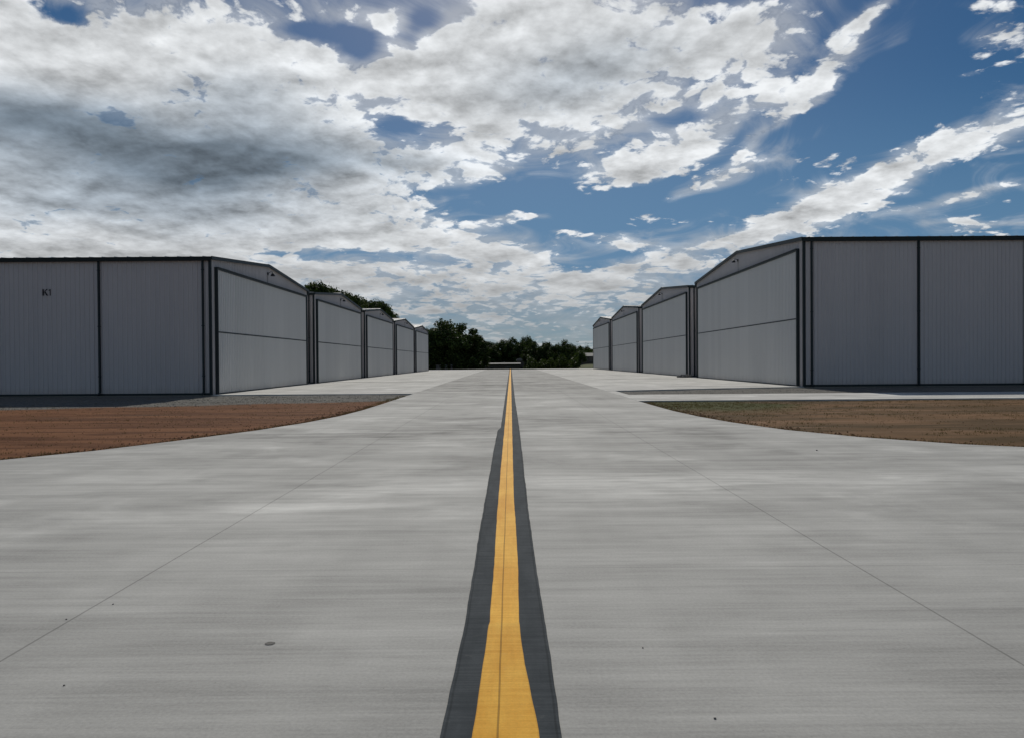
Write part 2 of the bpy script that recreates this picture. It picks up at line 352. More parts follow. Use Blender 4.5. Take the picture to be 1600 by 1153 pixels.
# ground: gravel, red dirt and grass each in its own place with ragged meeting lines
def ground_mat():
    m, q, b = material('ground_soil')
    p = pos(q); x, y, z = q.sep(p)
    wob = q.m('MULTIPLY', q.m('SUBTRACT', q.noise(scaled(q, p, (0.12, 0.3, 1)), 1.0, 5, 0.6)[0], .5), 5.0)
    wob2 = q.m('MULTIPLY', q.m('SUBTRACT', q.noise(p, 1.5, 4, 0.65)[0], .5), 1.6)
    yw = q.m('ADD', q.m('ADD', y, wob), wob2)
    xw = q.m('ADD', q.m('ADD', x, wob), wob2)
    fine = q.noise(p, 9, 6, 0.75)[0]
    grit = q.noise(p, 38, 3, 0.7)[0]
    tracks = q.noise(scaled(q, p, (0.16, 1.5, 1)), 1.0, 6, 0.68, 0.8)[0]
    patch = q.noise(scaled(q, p, (0.12, 0.45, 1)), 1.0, 5, 0.6, 0.4)[0]
    # red clay
    red = q.mix(q.ss(tracks, 0.36, 0.62), rgb(0.080, 0.029, 0.010), rgb(0.180, 0.078, 0.034))
    red = q.mix(q.m('MULTIPLY', q.ss(fine, 0.52, 0.72), 0.35), red, rgb(0.24, 0.125, 0.065))
    red = q.mix(q.m('MULTIPLY', q.ss(patch, 0.58, 0.70), 0.55), red, rgb(0.075, 0.045, 0.028))
    # brown soil with dead and green grass
    brn = q.mix(q.ss(patch, 0.40, 0.62), rgb(0.080, 0.050, 0.022), rgb(0.175, 0.098, 0.048))
    brn = q.mix(q.m('MULTIPLY', q.ss(tracks, 0.50, 0.66), 0.7), brn, rgb(0.25, 0.150, 0.090))
    grn = q.mix(q.ss(fine, 0.40, 0.62), rgb(0.035, 0.045, 0.012), rgb(0.085, 0.085, 0.026))
    corner = gauss2(q, x, yw, 6.0, 27.0, 4.5, 6.0, 1.0)
    gmask = q.ss(q.m('ADD', corner, q.m('MULTIPLY', q.m('SUBTRACT', patch, 0.5), 1.4)), 0.38, 0.78)
    brn = q.mix(gmask, brn, grn)
    brn = q.mix(q.m('MULTIPLY', q.ss(fine, 0.56, 0.70), 0.5), brn, rgb(0.045, 0.035, 0.02))
    # gravel
    vo = q.n('ShaderNodeTexVoronoi'); q.put(vo.inputs['Vector'], p); q.put(vo.inputs['Scale'], 26.0)
    st = q.n('ShaderNodeRGBToBW'); q.put(st.inputs[0], vo.outputs['Color'])
    grv = q.mix(q.ss(st.outputs[0], 0.2, 0.8), rgb(0.095, 0.092, 0.084), rgb(0.19, 0.185, 0.168))
    grv = q.mix(q.m('MULTIPLY', q.ss(patch, 0.45, 0.62), 0.45), grv, rgb(0.12, 0.11, 0.10))
    side = q.ss(x, -1, 1)
    near = q.mix(side, red, brn)
    gl = q.m('MULTIPLY', q.ss(q.m('ADD', q.m('ADD', y, q.m('MULTIPLY', x, -0.33)), q.m('MULTIPLY', q.m('ADD', wob, wob2), 0.35)), 31.2, 32.2), q.ss(y, 60, 64, 1, 0))
    gmL = q.m('MULTIPLY', gl, q.m('SUBTRACT', 1, side))
    gmR = q.m('MULTIPLY', q.m('MULTIPLY', q.ss(y, 30, 30.2), q.ss(y, 60, 64, 1, 0)), side)
    col = q.mix(q.m('MAXIMUM', gmL, gmR), near, grv)
    # far field
    fld = q.mix(q.ss(q.noise(scaled(q, p, (0.05, 0.02, 1)), 1.0, 4, 0.6)[0], 0.4, 0.6), rgb(0.045, 0.060, 0.018), rgb(0.085, 0.090, 0.035))
    clay = gauss2(q, x, y, -1.0, 150.0, 6.0, 5.0, 0.8)
    fld = q.mix(clay, fld, rgb(0.19, 0.09, 0.05))
    col = q.mix(q.ss(y, 62, 70), col, fld)
    q.put(b.inputs['Base Color'], q.vm('SCALE', col, q.m('ADD', 0.75, q.m('MULTIPLY', grit, 0.5))))
    b.inputs['Roughness'].default_value = 0.95
    b.inputs['Specular IOR Level'].default_value = 0.1
    bump(q, b, q.m('ADD', fine, q.m('MULTIPLY', grit, 0.5)), 0.5, 0.02)
    return m
M_GROUND = ground_mat()

def metal(name, col, rough=0.45, var=0.06, spec=0.5, streak=True):
    m, q, b = material(name)
    p = q.n('ShaderNodeTexCoord').outputs['Object']
    a = q.noise(scaled(q, p, (2.5, 2.5, 0.18)), 1.0, 4, 0.6)[0]
    c = q.noise(p, 0.35, 3, 0.5)[0]
    X3 = q.sep(p)
    pn = q.m('ADD', q.m('FLOOR', q.m('DIVIDE', q.m('ADD', X3[0], 0.013), 0.915)), q.m('MULTIPLY', q.m('FLOOR', q.m('DIVIDE', q.m('ADD', X3[1], 0.017), 0.915)), 37.0))
    wp = q.n('ShaderNodeTexWhiteNoise', noise_dimensions='1D'); q.put(wp.inputs['W'], pn)
    k = q.m('ADD', 1.0 - var, q.m('ADD', q.m('MULTIPLY', a, var), q.m('MULTIPLY', c, var)))
    if streak:
        k = q.m('ADD', q.m('SUBTRACT', k, 0.03), q.m('MULTIPLY', wp.outputs[0], 0.06))
    colr = q.vm('SCALE', rgb(*col)[:3], k)
    if streak:   # soil splashed on the foot of the sheet
        z = q.sep(p)[2]
        sp = q.m('MULTIPLY', q.ss(q.m('ADD', z, q.m('MULTIPLY', a, 0.5)), 0.75, 0.2), 0.35)
        colr = q.mix(sp, colr, rgb(col[0] * 0.62, col[1] * 0.55, col[2] * 0.48))
    q.put(b.inputs['Base Color'], colr)
    q.put(b.inputs['Roughness'], q.m('ADD', rough, q.m('MULTIPLY', c, 0.12)))
    b.inputs['Specular IOR Level'].default_value = spec
    return m
M_WALL = metal('wall_sheet_metal', (0.58, 0.545, 0.54), 0.5, 0.08, 0.3)
M_DOOR = metal('door_sheet_metal', (0.67, 0.66, 0.64), 0.5, 0.06, 0.3)
M_TRIM = metal('dark_trim', (0.012, 0.022, 0.026), 0.5, 0.05, 0.35, False)
M_FRAME = metal('door_frame_trim', (0.022, 0.032, 0.035), 0.5, 0.05, 0.35, False)
M_ROOF = metal('roof_sheet_metal', (0.50, 0.51, 0.51), 0.4, 0.06, 0.4, False)
M_SLAB = metal('foundation_concrete', (0.32, 0.31, 0.29), 0.9, 0.1, 0.2, False)
M_LET = metal('sign_letter_black', (0.008, 0.008, 0.01), 0.6, 0.05, 0.3, False)
M_LAMP = metal('lamp_enamel', (0.015, 0.017, 0.018), 0.4, 0.05, 0.4, False)
M_WHITE = metal('far_white_roof', (0.17, 0.17, 0.165), 0.8, 0.08, 0.4, False)
M_BRICK = metal('far_wall', (0.10, 0.085, 0.07), 0.85, 0.2, 0.2, False)
M_BARK = metal('bark', (0.045, 0.034, 0.026), 0.95, 0.3, 0.1, False)
M_GLASS = metal('window_pane', (0.02, 0.024, 0.028), 0.1, 0.1, 0.5, False)
M_STAIN = metal('dark_patch', (0.15, 0.147, 0.138), 0.85, 0.3, 0.2, False)
M_STONE = metal('stone', (0.16, 0.155, 0.145), 0.9, 0.3, 0.2, False)
M_GRAV = metal('gravel_stone', (0.17, 0.165, 0.15), 0.9, 0.4, 0.2, False)
M_CLOD = metal('clay_clod', (0.21, 0.115, 0.065), 0.95, 0.4, 0.1, False)
M_CAB = metal('cabinet_paint', (0.16, 0.16, 0.155), 0.5, 0.1, 0.4, False)

def leaf_mat(name, c1, c2):
    m, q, b = material(name)
    oi = q.n('ShaderNodeObjectInfo'); ge = q.n('ShaderNodeNewGeometry')
    n = q.noise(ge.outputs['Position'], 0.7, 3, 0.6)[0]
    f = q.m('ADD', q.m('MULTIPLY', n, 0.8), q.m('MULTIPLY', ge.outputs['Random Per Island'], 0.4))
    col = q.mix(q.ss(f, 0.35, 0.85), rgb(*c1), rgb(*c2))
    q.put(b.inputs['Base Color'], q.vm('SCALE', col, q.m('ADD', 0.8, q.m('MULTIPLY', oi.outputs['Random'], 0.4))))
    b.inputs['Roughness'].default_value = 0.7
    b.inputs['Specular IOR Level'].default_value = 0.15
    t = q.n('ShaderNodeBsdfTranslucent'); q.put(t.inputs['Color'], rgb(c2[0] * 1.5, c2[1] * 1.5, c2[2]))
    mx = q.n('ShaderNodeMixShader'); mx.inputs[0].default_value = 0.14
    o = [nd for nd in q.t.nodes if nd.type == 'OUTPUT_MATERIAL'][0]
    q.t.links.new(b.outputs[0], mx.inputs[1]); q.t.links.new(t.outputs[0], mx.inputs[2]); q.t.links.new(mx.outputs[0], o.inputs[0])
    return m
M_LEAF = leaf_mat('foliage', (0.015, 0.027, 0.008), (0.055, 0.085, 0.020))
M_GRASS = leaf_mat('grass_blades', (0.055, 0.050, 0.018), (0.16, 0.125, 0.055))

# ------------------------------------------------------------------ object helpers
def obj(name, bm, mat, parent=None, smooth=False):
    me = bpy.data.meshes.new(name)
    bm.to_mesh(me); bm.free()
    if smooth:
        for f in me.polygons: f.use_smooth = True
    me.materials.append(mat)
    o = bpy.data.objects.new(name, me)
    C.objects.link(o)
    if parent: o.parent = parent
    return o
def tag(o, label=None, cat=None, group=None, kind=None):
    if label: o['label'] = label
    if cat: o['category'] = cat
    if group: o['group'] = group
    if kind: o['kind'] = kind
    return o
def thing(name, label, cat, loc=(0, 0, 0), rz=0.0, group=None):
    o = bpy.data.objects.new(name, None)
    o.empty_display_size = 0.5
    C.objects.link(o)
    o.location = loc; o.rotation_euler = (0, 0, rz)
    return tag(o, label, cat, group)
def box(bm, a, b):
    x0, y0, z0 = [min(p, q) for p, q in zip(a, b)]; x1, y1, z1 = [max(p, q) for p, q in zip(a, b)]
    v = [bm.verts.new(p) for p in ((x0, y0, z0), (x1, y0, z0), (x1, y1, z0), (x0, y1, z0), (x0, y0, z1), (x1, y0, z1), (x1, y1, z1), (x0, y1, z1))]
    for f in ((0, 3, 2, 1), (4, 5, 6, 7), (0, 1, 5, 4), (1, 2, 6, 5), (2, 3, 7, 6), (3, 0, 4, 7)):
        bm.faces.new([v[i] for i in f])
def prism(bm, pts, off):
    """closed solid from a planar loop of points and an extrusion vector"""
    off = Vector(off)
    a = [bm.verts.new(p) for p in pts]; b = [bm.verts.new(Vector(p) + off) for p in pts]
    bm.faces.new(a); bm.faces.new(b[::-1])
    n = len(pts)
    for i in range(n):
        j = (i + 1) % n
        bm.faces.new((a[j], a[i], b[i], b[j]))
def fix(bm):
    bmesh.ops.recalc_face_normals(bm, faces=bm.faces[:])
    return bm
def tube(bm, pts, r, seg=10, r2=None):
    pts = [Vector(p) for p in pts]; rings = []
    n = len(pts)
    for i, p in enumerate(pts):
        t = (pts[min(i + 1, n - 1)] - pts[max(i - 1, 0)]).normalized()
        up = Vector((0, 0, 1)) if abs(t.z) < 0.95 else Vector((1, 0, 0))
        e1 = t.cross(up).normalized(); e2 = t.cross(e1).normalized()
        rr = r if r2 is None else r + (r2 - r) * i / (n - 1)
        rings.append([bm.verts.new(p + (e1 * math.cos(k * 2 * math.pi / seg) + e2 * math.sin(k * 2 * math.pi / seg)) * rr) for k in range(seg)])
    for i in range(n - 1):
        for k in range(seg):
            bm.faces.new((rings[i][k], rings[i][(k + 1) % seg], rings[i + 1][(k + 1) % seg], rings[i + 1][k]))
    bm.faces.new(rings[0][::-1]); bm.faces.new(rings[-1])

def sm(a, b, t):
    t = max(0.0, min(1.0, (t - a) / (b - a))); return t * t * (3 - 2 * t)
def tz(x, y):
    """height of the natural ground"""
    z = -0.055
    z += 0.025 * noise.noise(Vector((x * 0.5, y * 0.8, 0))) * sm(0, 1, 1)
    s = sm(146, 170, y)
    w = sm(11, 16.5, x * 160 / max(y, 160))
    zc_ = -2.0 * s
    zr = -0.35 * s + 1.0 * sm(175, 260, y)
    return z + zc_ * (1 - w) + zr * w

# ------------------------------------------------------------------ ground sheet (reaches the horizon)
def axis(lo, hi, fine_lo, fine_hi, step, grow=1.25):
    pts = []; v = fine_lo
    while v <= fine_hi + 1e-6: pts.append(v); v += step
    s = step
    v = pts[-1]
    while v < hi: s *= grow; v += s; pts.append(min(v, hi))
    s = step; v = pts[0]
    while v > lo: s *= grow; v -= s; pts.insert(0, max(v, lo))
    return pts
bm = bmesh.new()
xs = axis(-2500, 2500, -45, 45, 0.75); ys = axis(-300, 3500, 2, 60, 0.75, 1.12)
grid = [[bm.verts.new((x, y, tz(x, y))) for x in xs] for y in ys]
for j in range(len(ys) - 1):
    for i in range(len(xs) - 1):
        bm.faces.new((grid[j][i], grid[j][i + 1], grid[j + 1][i + 1], grid[j + 1][i]))
o = obj('ground', bm, M_GROUND, smooth=True); tag(o, kind='structure')

# ------------------------------------------------------------------ concrete slabs
ROW_L = lambda y: -14.67 + 0.00346 * y
ROW_R = lambda y: 16.50 - 0.00346 * y
def slab(name, pts, mat, z1=0.0, th=0.2):
    bm = bmesh.new()
    prism(bm, [(x, y, z1 - th) for x, y in pts], (0, 0, th))
    fix(bm)
    o = obj(name, bm, mat); tag(o, kind='structure')
    return o
left_edge = [(-60, 9.6), (-30, 9.7), (-18, 10.2), (-12, 10.9), (-8.1, 11.75), (-7.3, 12.9), (-6.55, 14.55), (-5.75, 16.6), (-5.2, 18.7), (-4.86, 21.0), (-4.72, 23.5), (-4.69, 27)]
right_edge = [(4.78, 27.97), (4.80, 25.0), (4.86, 22.2), (5.05, 19.8), (5.35, 17.9), (5.9, 15.9), (6.75, 14.3), (7.9, 13.0), (9.3, 12.1), (12, 11.2), (18, 10.4), (30, 9.9), (60, 9.7)]
lane = [(-60, -20)] + left_edge + [(-4.69, 146), (4.78, 146)] + right_edge + [(60, -20)]
slab('taxiway', lane, M_LANE)
slab('apron_west', [(-4.705, 35.7), (-9, 35.85), (ROW_L(36) - 0.02, 36.0), (ROW_L(36) - 0.02, 36.05), (-16, 52.6), (-19, 52.9), (-19, 146), (-4.705, 146)], M_APRON)
slab('apron_east', [(4.795, 37.4), (9.5, 39.2), (16.3, 41.2), (16.6, 41.4), (18, 64.6), (21, 64.8), (21, 146), (4.795, 146)], M_APRON)
slab('access_road', [(4.795, 27.9), (62, 28.6), (62, 33.9), (22, 33.3), (6.6, 33.0), (4.795, 33.0)], M_APRON)
bm = bmesh.new()
prism(bm, [(4.795, 33.02, -0.2), (5.3, 33.02, -0.2), (5.3, 37.55, -0.2), (4.795, 37.38, -0.2)], (0, 0, 0.19)); fix(bm)
tag(obj('kerb_strip', bm, M_APRON), kind='structure')

# ------------------------------------------------------------------ painted centre line
def lerp(tab, y):
    if y <= tab[0][0]: return tab[0][1:]
    for a, b in zip(tab, tab[1:]):
        if y <= b[0]:
            t = (y - a[0]) / (b[0] - a[0])
            return tuple(p + (q - p) * t for p, q in zip(a[1:], b[1:]))
    return tab[-1][1:]
YEL = [(-5, .11, .17), (2.95, .102, .166), (3.2, .092, .149), (3.65, .084, .12), (3.95, .078, .109), (4.22, .073, .104), (4.24, .068, .102), (5.5, .072, .105), (7.7, .083, .090), (11, .087, .086), (19, .088, .085), (146, .09, .09)]
BLK = [(-5, .25, .262), (2.95, .23, .256), (4.2, .214, .25), (5.5, .218, .238), (7.7, .228, .232), (12, .236, .242), (16.2, .234, .248), (16.9, .172, .246), (30, .18, .225), (146, .20, .22)]
def ribbon(name, tab, z, mat, wob, seed):
    bm = bmesh.new(); rows = []; uvl = bm.loops.layers.uv.new('across')
    y = -5.0
    while y <= 145.9:
        a, b = lerp(tab, y)
        a += wob * noise.noise(Vector((y * 1.3, seed, 0))) + wob * 0.5 * noise.noise(Vector((y * 6, seed, 3)))
        b += wob * noise.noise(Vector((y * 1.1, seed + 9, 0))) + wob * 0.5 * noise.noise(Vector((y * 6, seed + 5, 3)))
        rows.append([bm.verts.new((-0.062 - a, y, z)), bm.verts.new((-0.062 + b, y, z))])
        y += 0.06 if y < 12 else 0.25
    for r, s in zip(rows, rows[1:]):
        f = bm.faces.new((r[0], r[1], s[1], s[0]))
        for lp, uu in zip(f.loops, (0, 1, 1, 0)): lp[uvl].uv = (uu, lp.vert.co.y)
    o = obj(name, bm, mat); tag(o, kind='structure')
ribbon('black_line_border', BLK, 0.004, M_BLK, 0.006, 1.3)
ribbon('yellow_center_line', YEL, 0.008, M_YEL, 0.004, 4.7)

# ------------------------------------------------------------------ hangars
def rib_wall(bm, p0, p1, nrm, ztop, z0=0.0, pitch=0.2286, dep=0.036, base=0.085, top=0.04):
    """ribbed sheet from p0 to p1 (2D), ribs standing out along nrm; ztop(t) gives the head of the sheet"""
    p0 = Vector((*p0, 0)); p1 = Vector((*p1, 0)); nrm = Vector((*nrm, 0))
    L = (p1 - p0).length; d = (p1 - p0) / L
    prof = [(0.0, 0.0)]
    n = int(L / pitch); m0 = (L - n * pitch) / 2 + pitch / 2
    for k in range(n):
        c = m0 + k * pitch
        if c - base / 2 < 0.01 or c + base / 2 > L - 0.01: continue
        prof += [(c - base / 2, 0), (c - top / 2, dep), (c + top / 2, dep), (c + base / 2, 0)]
    prof.append((L, 0.0))
    mids = [L / 2] if ztop(L / 2) > ztop(0) + 1e-6 else []
    for mm in mids:
        if all(abs(mm - t) > 1e-4 for t, _ in prof):
            for i in range(len(prof) - 1):
                if prof[i][0] < mm < prof[i + 1][0]:
                    f = (mm - prof[i][0]) / (prof[i + 1][0] - prof[i][0])
                    prof.insert(i + 1, (mm, prof[i][1] + f * (prof[i + 1][1] - prof[i][1]))); break
    lo = []; hi = []
    for t, h in prof:
        q = p0 + d * t + nrm * h
        lo.append(bm.verts.new((q.x, q.y, z0))); hi.append(bm.verts.new((q.x, q.y, ztop(t))))
    for i in range(len(prof) - 1):
        bm.faces.new((lo[i], lo[i + 1], hi[i + 1], hi[i]))

def make_hangar(s, W, H, LEN, k, bay):
    """s=-1: building runs to the left of the lane, s=+1 to the right.  Local frame: y away from the camera along the lane,
    x outward; the corner nearest the camera and lane is the origin."""
    t = thing('aircraft_hangar', 'x', 'hangar')
    SL = 1 / 12.2
    X = lambda v: s * v
    zr = H + SL * W / 2
    # walls
    bm = bmesh.new()
    flat = lambda tt: H - 0.02
    gab = lambda tt: H - 0.02 + SL * (W / 2 - abs(tt - W / 2))
    rib_wall(bm, (X(0), 0), (X(LEN), 0), (0, -1), flat, 0.0)
    rib_wall(bm, (X(0), W), (X(LEN), W), (0, 1), flat, 0.0)
    rib_wall(bm, (X(0), 0), (X(0), W), (-s, 0), gab, 0.0)
    rib_wall(bm, (X(LEN), 0), (X(LEN), W), (s, 0), gab, 0.0)
    fixn = bm
    obj('wall', fixn, M_WALL, t)
    # foundation
    bm = bmesh.new(); box(bm, (X(0.01), 0.01, -0.35), (X(LEN - 0.01), W - 0.01, 0.10)); obj('foundation', bm, M_SLAB, t)
    # base trim along the foot of the side wall
    bm = bmesh.new(); box(bm, (X(0.06), -0.045, 0.0), (X(LEN), -0.002, 0.09 * k)); obj('base_trim', bm, M_TRIM, t)
    # roof
    ov = 0.10
    bm = bmesh.new()
    for (ya, yb) in ((-ov, W / 2), (W + ov, W / 2)):
        za = H - SL * ov; zb = zr
        for part in (0,):
            v = [(X(-0.10), ya, za), (X(-0.10), yb, zb), (X(-0.10), yb, zb + 0.05), (X(-0.10), ya, za + 0.05)]
            prism(bm, v, (s * (LEN + 0.2), 0, 0))
    n = int(LEN / 0.61)
    for i in range(n):                      # standing seams
        xx = X(0.3 + i * 0.61)
        for (ya, yb) in ((-ov, W / 2), (W + ov, W / 2)):
            v = [(xx, ya, H - SL * ov + 0.052), (xx, yb, zr + 0.052), (xx, yb, zr + 0.09), (xx, ya, H - SL * ov + 0.09)]
            prism(bm, v, (s * 0.03, 0, 0))
    fix(bm); rf = obj('roof', bm, M_ROOF, t)
    bm = bmesh.new()
    prism(bm, [(X(-0.1), W / 2 - 0.25, zr - 0.02 + 0.08), (X(-0.1), W / 2, zr + 0.115), (X(-0.1), W / 2 + 0.25, zr - 0.02 + 0.08), (X(-0.1), W / 2, zr + 0.092)], (s * (LEN + 0.2), 0, 0))
    fix(bm); obj('ridge_cap', bm, M_ROOF, rf)
    # rake trims on the gable edge
    th = 0.17 * k
    for (ya, yb) in ((-ov - 0.06, W / 2), (W + ov + 0.06, W / 2)):
        bm = bmesh.new()
        za = H - SL * (ov + 0.06) + 0.075; zb = zr + 0.075
        prism(bm, [(X(-0.16), ya, za), (X(-0.16), yb, zb), (X(-0.16), yb, zb - th), (X(-0.16), ya, za - th)], (s * 0.058, 0, 0))
        fix(bm); obj('rake_trim', bm, M_TRIM, t)
    # gutters with a rolled lip
    for ya, dy_ in ((-ov, -1), (W + ov, 1)):
        bm = bmesh.new()
        zz = H - SL * ov
        w_ = 0.13
        prism(bm, [(X(-0.10), ya + dy_ * 0.002, zz + 0.045), (X(-0.10), ya + dy_ * w_, zz + 0.045), (X(-0.10), ya + dy_ * (w_ + 0.015), zz + 0.02), (X(-0.10), ya + dy_ * w_, zz - 0.02),
                   (X(-0.10), ya + dy_ * (w_ - 0.03), zz - 0.15 * k), (X(-0.10), ya + dy_ * 0.002, zz - 0.15 * k)], (s * (LEN + 0.2), 0, 0))
        fix(bm); obj('gutter', bm, M_TRIM, t)
    # corner trims
    for yc, dy_ in ((0, -1), (W, 1)):
        bm = bmesh.new()
        c = 0.075 * k
        y0 = yc + dy_ * 0.045
        pts = [(X(-0.045), y0, 0), (X(c), y0, 0), (X(c), y0 - dy_ * 0.012, 0), (X(-0.033), y0 - dy_ * 0.012, 0), (X(-0.033), yc - dy_ * 0.06, 0), (X(-0.045), yc - dy_ * 0.06, 0)]
        prism(bm, pts, (0, 0, H - 0.12)); fix(bm); obj('corner_trim', bm, M_TRIM, t)
    # downspouts down each bay line (near and far side)
    v = 0.34 * k; vs = []
    while v < LEN: vs.append(v); v += bay
    for yc, dy_ in ((0, -1), (W, 1)):
        for v in (vs if dy_ < 0 else vs[:1]):
            bm = bmesh.new()
            w2 = 0.040 * k
            ya = yc + dy_ * 0.036; yb = yc + dy_ * (0.036 + 0.09)
            box(bm, (X(v - w2), ya, 0.16), (X(v + w2), yb, H - 0.14))
            # kick-out at the foot
            prism(bm, [(X(v - w2), ya, 0.16), (X(v - w2), yb, 0.16), (X(v - w2), yb + dy_ * 0.16, 0.04), (X(v - w2), yb + dy_ * 0.10, 0.0)], (s * 2 * w2, 0, 0))
            for zz in (0.9, H * 0.5, H - 0.6):
                box(bm, (X(v - w2 - 0.02), ya + dy_ * 0.001, zz), (X(v + w2 + 0.02), yb + dy_ * 0.006, zz + 0.04))
            fix(bm); obj('downspout', bm, M_TRIM, t)
    # bifold door
    y0, y1, DH = 0.48 * k, W - 0.72 * k, 6.10 * k
    hm = 3.05 * k
    dr = obj('door', rib_sheet(s, y0, y1, 0.06, hm - 0.035, 0.13), M_DOOR, t)
    obj('door_leaf', rib_sheet(s, y0, y1, hm + 0.035, DH, 0.13), M_DOOR, dr)
    bm = bmesh.new(); box(bm, (X(-0.155), y0, hm - 0.034), (X(-0.10), y1, hm + 0.034)); obj('hinge_seam', bm, M_FRAME, dr)
    bm = bmesh.new(); box(bm, (X(-0.165), y0, 0.005), (X(-0.11), y1, 0.058)); obj('bottom_seal', bm, M_FRAME, dr)
    fw = 0.085 * k
    bm = bmesh.new()
    box(bm, (X(-0.20), y0 - fw, 0.0), (X(-0.034), y0 - 0.003, DH + fw))
    box(bm, (X(-0.20), y1 + 0.003, 0.0), (X(-0.034), y1 + 0.08 * k, DH + fw))
    box(bm, (X(-0.20), y0, DH + 0.003), (X(-0.034), y1, DH + fw))
    box(bm, (X(-0.26), y0 - fw, DH + fw + 0.002), (X(-0.034), y1 + 0.08 * k, DH + fw + 0.04))   # drip cap
    obj('door_frame', bm, M_FRAME, dr)
    # gooseneck lamp under the ridge
    zl = zr - 0.52 * k
    bm = bmesh.new()
    box(bm, (X(-0.08), W / 2 - 0.10, zl - 0.05), (X(-0.034), W / 2 + 0.02, zl + 0.12))
    tube(bm, [(X(-0.06), W / 2 - 0.04, zl + 0.04), (X(-0.20), W / 2 - 0.04, zl + 0.16), (X(-0.30), W / 2 - 0.04, zl + 0.15), (X(-0.34), W / 2 - 0.04, zl + 0.07)], 0.016, 8)
    lamp = obj('wall_lamp', bm, M_LAMP, t)
    bm = bmesh.new()
    rings = []
    for (r_, z_) in ((0.04, 0.07), (0.09, 0.04), (0.17, -0.06), (0.18, -0.10), (0.165, -0.10), (0.08, 0.0)):
        rings.append([bm.verts.new((X(-0.34) + 0.75 * r_ * math.cos(a * math.pi / 8), W / 2 - 0.04 + 0.75 * r_ * math.sin(a * math.pi / 8), zl + z_)) for a in range(16)])
    for a, b in zip(rings, rings[1:]):
        for i in range(16): bm.faces.new((a[i], a[(i + 1) % 16], b[(i + 1) % 16], b[i]))
    bm.faces.new(rings[0]); fix(bm)
    obj('lamp_shade', bm, M_LAMP, lamp)
    bm = bmesh.new(); tube(bm, [(X(-0.055), W / 2 - 0.10, zl - 0.05), (X(-0.055), W / 2 - 0.16, zl - 0.62 * k)], 0.018, 8)
    obj('conduit', bm, M_SLAB, t)
    return t
def rib_sheet(s, y0, y1, z0, z1, off):
    bm = bmesh.new()
    rib_wall(bm, (-s * off, y0), (-s * off, y1), (-s, 0), lambda t_: z1, z0, 0.2286, 0.032)
    # returns so the leaf has thickness
    for (a, b) in (((-s * off, y0, z0), (-s * 0.04, y0 + 0.004, z1)), ((-s * off, y1 - 0.004, z0), (-s * 0.04, y1, z1))):
        box(bm, a, b)
    box(bm, (-s * (off - 0.002), y0 + 0.006, z1 - 0.006), (-s * 0.04, y1 - 0.006, z1 - 0.001))
    box(bm, (-s * (off - 0.002), y0 + 0.006, z0 + 0.001), (-s * 0.04, y1 - 0.006, z0 + 0.006))
    return bm

def copy_tree(o, parent=None):
    c = o.copy(); C.objects.link(c); c.parent = parent
    for ch in o.children: copy_tree(ch, c)
    return c

LW, LH = 16.75, 6.62
RW, RH = 23.3, 8.24
left0 = make_hangar(-1, LW, LH, 20.5, 1.0, 5.04)
right0 = make_hangar(1, RW, RH, 25.2, 1.245, 5.97)
LLAB = ['nearest grey metal hangar on the left, marked K1 on its dark side wall',
        'second hangar of the left row, behind the one marked K1, a tree above it',
        'third and middle hangar of the left row, treetops above its roof',
        'fourth hangar of the left row, with open sky behind its low gable',
        'fifth and last hangar of the left row, next to the big dark tree']
RLAB = ['nearest grey metal hangar on the right, its long dark side wall beside the access road',
        'second hangar of the right row, just behind the big nearest one',
        'third hangar of the right row, between the second and the last',
        'last hangar of the right row, farthest away beside the low distant building']
hangL = []; hangR = []
for i in range(5):
    h = left0 if i == 0 else copy_tree(left0)
    y = 35.95 + 18.62 * i
    h.location = (ROW_L(y), y, 0); h.rotation_euler.z = -0.00346
    tag(h, LLAB[i], 'hangar', 'hangars along the left side of the taxiway'); hangL.append(h)
for i in range(4):
    h = right0 if i == 0 else copy_tree(right0)
    y = 41.25 + 26.0 * i
    h.location = (ROW_R(y), y, 0); h.rotation_euler.z = 0.00346
    tag(h, RLAB[i], 'hangar', 'hangars along the right side of the taxiway'); hangR.append(h)

# K1 painted on the side wall of the nearest left hangar (flat characters cut from sheet)
def poly_sheet(bm, pts, y, th=0.012):
    prism(bm, [(x, y, z) for x, z in pts], (0, -th, 0))
bm = bmesh.new()
kx, kz, kh = -8.13, 4.84, 0.31
st = 0.055
poly_sheet(bm, [(kx, kz), (kx + st, kz), (kx + st, kz + kh), (kx, kz + kh)], -0.034)
poly_sheet(bm, [(kx + st, kz + kh * .42), (kx + .18, kz + kh), (kx + .26, kz + kh), (kx + st, kz + kh * .62 - .05)], -0.035)
poly_sheet(bm, [(kx + .09, kz + kh * .56), (kx + .19, kz), (kx + .27, kz), (kx + .135, kz + kh * .66)], -0.036)
k1 = kx + 0.30
poly_sheet(bm, [(k1 + .05, kz), (k1 + .095, kz), (k1 + .095, kz + kh), (k1 + .06, kz + kh), (k1, kz + kh * .84), (k1, kz + kh * .74), (k1 + .05, kz + kh * .82)], -0.034)
fix(bm)
obj('wall_lettering', bm, M_LET, hangL[0])

